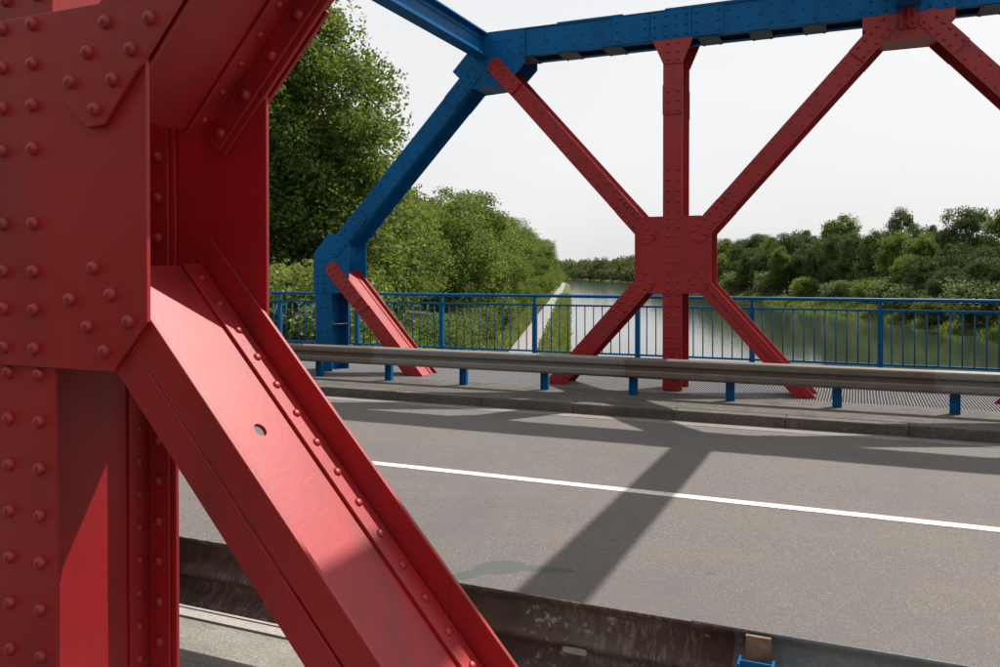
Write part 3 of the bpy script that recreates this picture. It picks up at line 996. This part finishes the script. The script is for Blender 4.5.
def trunk_mesh(name, rg, h, r0, centers, nl=9, seg=8, base=-0.6):
    m = MB()
    pts = [Vector((0, 0, base))]; rad = [r0*1.25]
    for i in range(1, 7):
        t = i/6
        pts.append(Vector((rg.normal()*0.10*h/10*t*2, rg.normal()*0.10*h/10*t*2, h*t*0.85))); rad.append(r0*(1-0.8*t))
    m.tube(pts, rad, seg)
    idx = rg.choice(len(centers), min(nl, len(centers)), replace=False)
    for j in idx:
        c = Vector(centers[j])
        k = 1+int(rg.integers(1, 5)); s = pts[k]
        if c.z < s.z-0.5: s = pts[max(1, k-2)]
        mid = s.lerp(c, 0.5)+Vector((0, 0, -0.04*(c-s).length))
        m.tube([s, mid, s.lerp(c, 0.92)], [rad[k]*0.5, rad[k]*0.3, rad[k]*0.08], 6)
    return m.mesh(name, M['bark'])
PROTO = {}
def proto(key, seed, n, rx, rz, zc, ncl, sig, ln, wd, mat, h, r0, hollow=0.5, lobes=9, nl=9):
    rg = np.random.default_rng(seed)
    p, c = crown_points(rg, n, rx, rx*rg.uniform(0.9, 1.1), rz, zc, ncl, sig, lobes, hollow)
    keep = p[:, 2] > 0.05
    p = p[keep]
    PROTO[key] = (trunk_mesh('trunk', rg, h, r0, c, nl), leaf_mesh('crown', leaf_arrays(rg, p, ln, wd), M[mat]))
def tree(name, key, loc, rot, sc, label, cat, group=None):
    t = thing(name, label, cat, loc, group)
    t.rotation_euler = (0, 0, rot)
    t.scale = sc if isinstance(sc, tuple) else (sc, sc, sc)
    for nm, me in zip(('trunk' if cat == 'tree' else 'stem', 'crown' if cat == 'tree' else 'foliage'), PROTO[key]):
        o = bpy.data.objects.new(nm, me); COL.objects.link(o); o.parent = t
    return t

# big tree close to the left end of the bridge
proto('big', 11, 105000, 3.6, 7.2, 8.6, 430, 0.40, 0.17, 0.10, 'leaf_oak', 15, 0.32, 0.45, 14, 26)
for i in range(3):
    proto('left%d' % i, 21+i, 42000, 4.0, 4.6, 6.2, 190, 0.42, 0.20, 0.125, ('leaf_mid', 'leaf_oak', 'leaf_mid')[i], 10, 0.22, 0.62, 12, 12)
for i, (rx_, rz_, zc_, nn_) in enumerate(((4.4, 5.6, 6.6, 24000), (3.3, 6.6, 7.4, 20000), (5.0, 4.8, 5.6, 26000), (3.8, 5.2, 6.8, 20000), (2.9, 5.8, 6.9, 16000))):
    proto('right%d' % i, 41+i, nn_, rx_, rz_, zc_, 150, 0.52, 0.29, 0.18, ('leaf_dark', 'leaf_bank', 'leaf_dark', 'leaf_oak', 'leaf_mid')[i], 11, 0.25, 0.6, 12, 14)
for i in range(3):
    proto('shrub%d' % i, 61+i, 15000, 2.1, 1.7, 1.7, 240, 0.26, 0.15, 0.085, ('leaf_shrub', 'leaf_mid', 'leaf_oak')[i], 2.8, 0.06, 0.4, 10, 8)
for i in range(2):
    proto('bush%d' % i, 71+i, 8000, 3.0, 2.4, 2.2, 170, 0.42, 0.34, 0.17, ('leaf_pale', 'leaf_mid')[i], 4, 0.09, 0.45, 8, 6)

def gz(p): return Vector((p.x, p.y, ground_h(p.x, p.y)-0.05))
tree('broadleaf_tree', 'big', gz(Vector((-17.6, 23.0, 0))), 0.4, 1.0, 'tall dark broadleaf tree behind the left end of the blue railing', 'tree')
tree('broadleaf_tree', 'big', gz(Vector((-24.5, 27.5, 0))), 2.6, 0.92, 'tall broadleaf tree half hidden behind the red foreground truss', 'tree')

rg = random.Random(8)
a_list = [30, 38, 46, 55, 65, 76, 88, 102, 118, 137, 160, 188, 222, 265, 315, 375]
for i, a in enumerate(a_list):
    b = 11.5+rg.uniform(-0.8, 1.2)+(2.0 if a < 50 else 0)
    s = rg.uniform(1.08, 1.24)*(1.0 if a < 60 else 1.06 if a < 110 else 1.22)
    tree('bank_tree', 'left%d' % (i % 3), gz(cw(a, b+bend(a))), rg.uniform(0, 6.28), (s, s, s*rg.uniform(0.92, 1.08)),
         'bushy green tree left of the canal path, %s from the bridge in the front row' % ORD[i], 'tree', 'front row of trees left of the canal path')
for i, a in enumerate([34, 48, 62, 78, 96, 116, 142, 175, 215]):
    tree('bank_tree', 'left%d' % ((i+1) % 3), gz(cw(a, 20+rg.uniform(-1, 1.5))), rg.uniform(0, 6.28), rg.uniform(1.15, 1.3),
         'taller green tree left of the canal path, %s from the bridge in the rear row' % ORD[i], 'tree', 'rear row of trees left of the canal path')
for i, (a, b) in enumerate([(-17, 13), (-19, 20), (-26, 10), (-27, 28), (-34, 12), (-36, 20), (-45, 10), (-54, 13), (-15, 33)]):  # unseen trees added behind the camera to darken skylight on the shaded steel
    tree('bank_tree', 'left%d' % (i % 3), gz(cw(a, b)), rg.uniform(0, 6.28), 1.45,  # added unseen trees, only there to shade the steel
         'unseen left bank tree added behind the viewpoint to shade the steel, %s from the bridge' % ORD[i], 'tree', 'unseen trees added behind the viewpoint for shade')
shr = [(14, 13.0, 0, 1.0), (17, 10.2, 0, 0.9), (20, 13.6, 1, 1.25), (22.5, 9.6, 0, 1.0), (25, 11.6, 0, 1.3), (28.5, 8.8, 1, 1.0), (31, 10.8, 0, 1.2), (36, 8.4, 2, 1.0), (43, 8.6, 0, 1.1), (51, 8.7, 2, 1.0),
       (60, 8.8, 1, 1.1), (72, 8.6, 2, 1.2), (86, 8.9, 0, 1.2), (103, 8.8, 2, 1.2), (124, 9.0, 1, 1.4), (150, 9.0, 2, 1.5), (172, 8.6, 1, 1.7), (200, 8.4, 2, 1.8), (232, 8.4, 1, 2.0), (268, 8.3, 2, 2.2), (305, 8.6, 1, 2.3), (345, 8.4, 2, 2.5), (390, 8.4, 1, 2.6)]
for i, (a, b, k, s) in enumerate(shr):
    tree('shrub', 'shrub%d' % k, gz(cw(a, b)), rg.uniform(0, 6.28), s,
         'low leafy shrub behind the blue railing left of the path, %s from the bridge' % ORD[i], 'shrub', 'shrubs left of the canal path')
for i, (x, y, s, k) in enumerate([(-12.8, 17.0, 1.1, 0), (-15.5, 17.6, 1.2, 2), (-18.6, 18.0, 1.2, 0), (-13.6, 19.6, 1.2, 0), (-21.5, 17.5, 1.3, 2)]):
    tree('shrub', 'shrub%d' % k, gz(Vector((x, y, 0))), rg.uniform(0, 6.28), s,
         'embankment shrub behind the railing at the left bridge end, %s from the road bridge' % ORD[i], 'shrub', 'shrubs on the bridge embankment')

# right bank
n = 0
for row, (off, sc0, step) in enumerate(((4.6, 0.86, 5.4), (10.5, 1.08, 6.4), (18.0, 1.24, 8.0))):
    a = 40.0+row*2.5; i = 0
    while a < 470 and i < 30:
        jit = rg.uniform(-1.2, 1.2)
        opening = row == 0 and 120 < a < 185
        if not opening:
            s = sc0*rg.uniform(0.86, 1.16)*min(1.05, 0.44+a/310)
            tree('bank_tree', 'right%d' % rg.randrange(5), gz(cw(a, -WIDTH-off-1.0+jit+bend(a))), rg.uniform(0, 6.28), (s*0.92, s*0.92, s*rg.uniform(0.95, 1.22)),
                 '%s tree on the far right bank, %s from the bridge in its row' % (('waterside', 'middle row', 'tall rear row')[row], ORD[i]), 'tree',
                 ('waterside trees on the right bank', 'middle row of trees on the right bank', 'rear row of trees on the right bank')[row])
            i += 1
        a += step*rg.uniform(0.8, 1.25)*(1+a/220)
for i, (a, off, k, s) in enumerate([(66, 3.0, 0, 1.0), (78, 2.4, 1, 0.9), (90, 3.2, 0, 1.25), (99, 2.4, 1, 0.85), (109, 3.0, 0, 1.1), (122, 5.5, 0, 1.2), (135, 7.0, 1, 1.1), (150, 6.2, 0, 1.0), (171, 6.0, 1, 1.1), (196, 4.8, 0, 1.4), (232, 3.5, 0, 1.5), (55, 3.2, 1, 1.1)]):
    tree('bush', 'bush%d' % k, gz(cw(a, -WIDTH-off)), rg.uniform(0, 6.28), s,
         '%s rounded bush at the water edge of the right bank, %s of twelve' % ('pale grey-green' if k == 0 else 'green', ORD[i]), 'bush', 'bushes at the right water edge')

# far wood closing the canal, read as one mass
def far_wood():
    rg = np.random.default_rng(3)
    P = []
    for _ in range(420):
        a = rg.uniform(400, 1250)
        e = 3.5+45*rg.random()**1.6
        c = cw(a, -WIDTH-e+bend(a))
        h = rg.uniform(9.5, 15.5)*(0.62 if e < 7 else 1.0)*(1+a/2600)
        n = 260 if a < 700 else 200
        d = rg.normal(size=(n, 3)); d /= np.linalg.norm(d, axis=1)[:, None]
        p = d*np.array([5.0, 5.0, h*0.5])*rg.uniform(0.7, 1.1, (n, 1))
        P.append(p+np.array([c.x, c.y, ground_h(c.x, c.y)+h*0.47]))
    P = np.concatenate(P)
    o = bpy.data.objects.new('far_wood', leaf_mesh('far_wood', leaf_arrays(rg, P, 1.9, 1.3), M['leaf_far']))
    COL.objects.link(o); stuff(o)
    o['label'] = 'dark wood closing the canal in the distance'; o['category'] = 'wood'
far_wood()

# grass on the near verges of the path
def grass():
    rg = np.random.default_rng(9)
    n = 45000
    a = rg.uniform(0, 1, n)**1.5*190+12
    side = rg.random(n)
    b = np.where(side < 0.45, rg.uniform(0.8, 3.1, n), rg.uniform(5.4, 9.5, n))
    P = np.stack([C0.x+CD.x*a+CL.x*b, C0.y+CD.y*a+CL.y*b], 1)
    z = np.array([ground_h(x, y) for x, y in P])
    h = rg.uniform(0.12, 0.38, n)*(1+a/150)
    w = 0.05*(1+a/60)
    ang = rg.uniform(0, 6.28, n)
    dx, dy = np.cos(ang)*w, np.sin(ang)*w
    lx, ly = rg.normal(size=n)*h*0.35, rg.normal(size=n)*h*0.35
    A = np.stack([P[:, 0]-dx, P[:, 1]-dy, z-0.03], 1); B = np.stack([P[:, 0]+dx, P[:, 1]+dy, z-0.03], 1)
    C = np.stack([P[:, 0]+lx+dx*0.3, P[:, 1]+ly+dy*0.3, z+h], 1); D = np.stack([P[:, 0]+lx-dx*0.3, P[:, 1]+ly-dy*0.3, z+h], 1)
    v = np.stack([A, B, C, D], 1).reshape(-1, 3)
    o = bpy.data.objects.new('grass', leaf_mesh('grass', v, M['grass_blade']))
    COL.objects.link(o); stuff(o)
    o['label'] = 'rough grass on both sides of the canal path'; o['category'] = 'grass'
grass()

def reeds():
    rg = np.random.default_rng(19)
    n = 26000
    a = 30+rg.random(n)**1.3*260
    e = np.abs(rg.normal(size=n))*2.2+0.9
    b = -WIDTH-e
    P = np.stack([C0.x+CD.x*a+CL.x*b, C0.y+CD.y*a+CL.y*b], 1)
    z = np.array([ground_h(x, y) for x, y in P])
    h = rg.uniform(0.25, 0.9, n)*(0.6+0.5*np.sin(a*0.35)**2)
    w = 0.05*(1+a/70)
    ang = rg.uniform(0, 6.28, n)
    dx, dy = np.cos(ang)*w, np.sin(ang)*w
    lx, ly = rg.normal(size=n)*h*0.3, rg.normal(size=n)*h*0.3
    A = np.stack([P[:, 0]-dx, P[:, 1]-dy, z-0.05], 1); B = np.stack([P[:, 0]+dx, P[:, 1]+dy, z-0.05], 1)
    C = np.stack([P[:, 0]+lx+dx*0.3, P[:, 1]+ly+dy*0.3, z+h], 1); D = np.stack([P[:, 0]+lx-dx*0.3, P[:, 1]+ly-dy*0.3, z+h], 1)
    v = np.stack([A, B, C, D], 1).reshape(-1, 3)
    o = bpy.data.objects.new('reeds', leaf_mesh('reeds', v, M['leaf_shrub']))
    COL.objects.link(o); stuff(o)
    o['label'] = 'green reeds and herbs along the right water edge'; o['category'] = 'reeds'
reeds()

# a walker far off on the canal path
def person(loc, label):
    r = thing('person', label, 'person', loc)
    J = [((0, 0, .85), .13), ((0, 0, 1.1), .14), ((0, 0, 1.32), .15), ((0, 0, 1.45), .06), ((0, 0, 1.56), .085), ((0, 0, 1.68), .07),
         ((.19, 0, 1.32), .06), ((.24, .04, 1.05), .045), ((.23, .14, .85), .04), ((-.19, 0, 1.32), .06), ((-.24, -.04, 1.05), .045), ((-.23, .02, .82), .04),
         ((.09, .02, .8), .09), ((.1, .12, .45), .065), ((.1, .05, .07), .05), ((.1, .2, .04), .04), ((-.09, -.02, .8), .09), ((-.1, -.08, .45), .065), ((-.1, -.25, .1), .05), ((-.1, -.12, .04), .04)]
    E = [(0, 1), (1, 2), (2, 3), (3, 4), (4, 5), (2, 6), (6, 7), (7, 8), (2, 9), (9, 10), (10, 11), (0, 12), (12, 13), (13, 14), (14, 15), (0, 16), (16, 17), (17, 18), (18, 19)]
    me = bpy.data.meshes.new('body')
    me.from_pydata([j[0] for j in J], E, [])
    me.materials.append(M['dark_cloth'])
    o = bpy.data.objects.new('body', me); COL.objects.link(o); o.parent = r
    sk = o.modifiers.new('skin', 'SKIN')
    for i, (p, q) in enumerate(J):
        me.skin_vertices[0].data[i].radius = (q, q)
    me.skin_vertices[0].data[0].use_root = True
    o.modifiers.new('subdivision', 'SUBSURF').levels = 1
    m = MB(); m.dome((0, 0.0, 1.60), (0, 0, 1), 0.095, 0.12, 10); h = m.build('hair', M['bark']); h.parent = r
pp = cw(305, 4.9)
person((pp.x, pp.y, ground_h(pp.x, pp.y)+0.06), 'tiny walker in dark clothes far along the canal path')
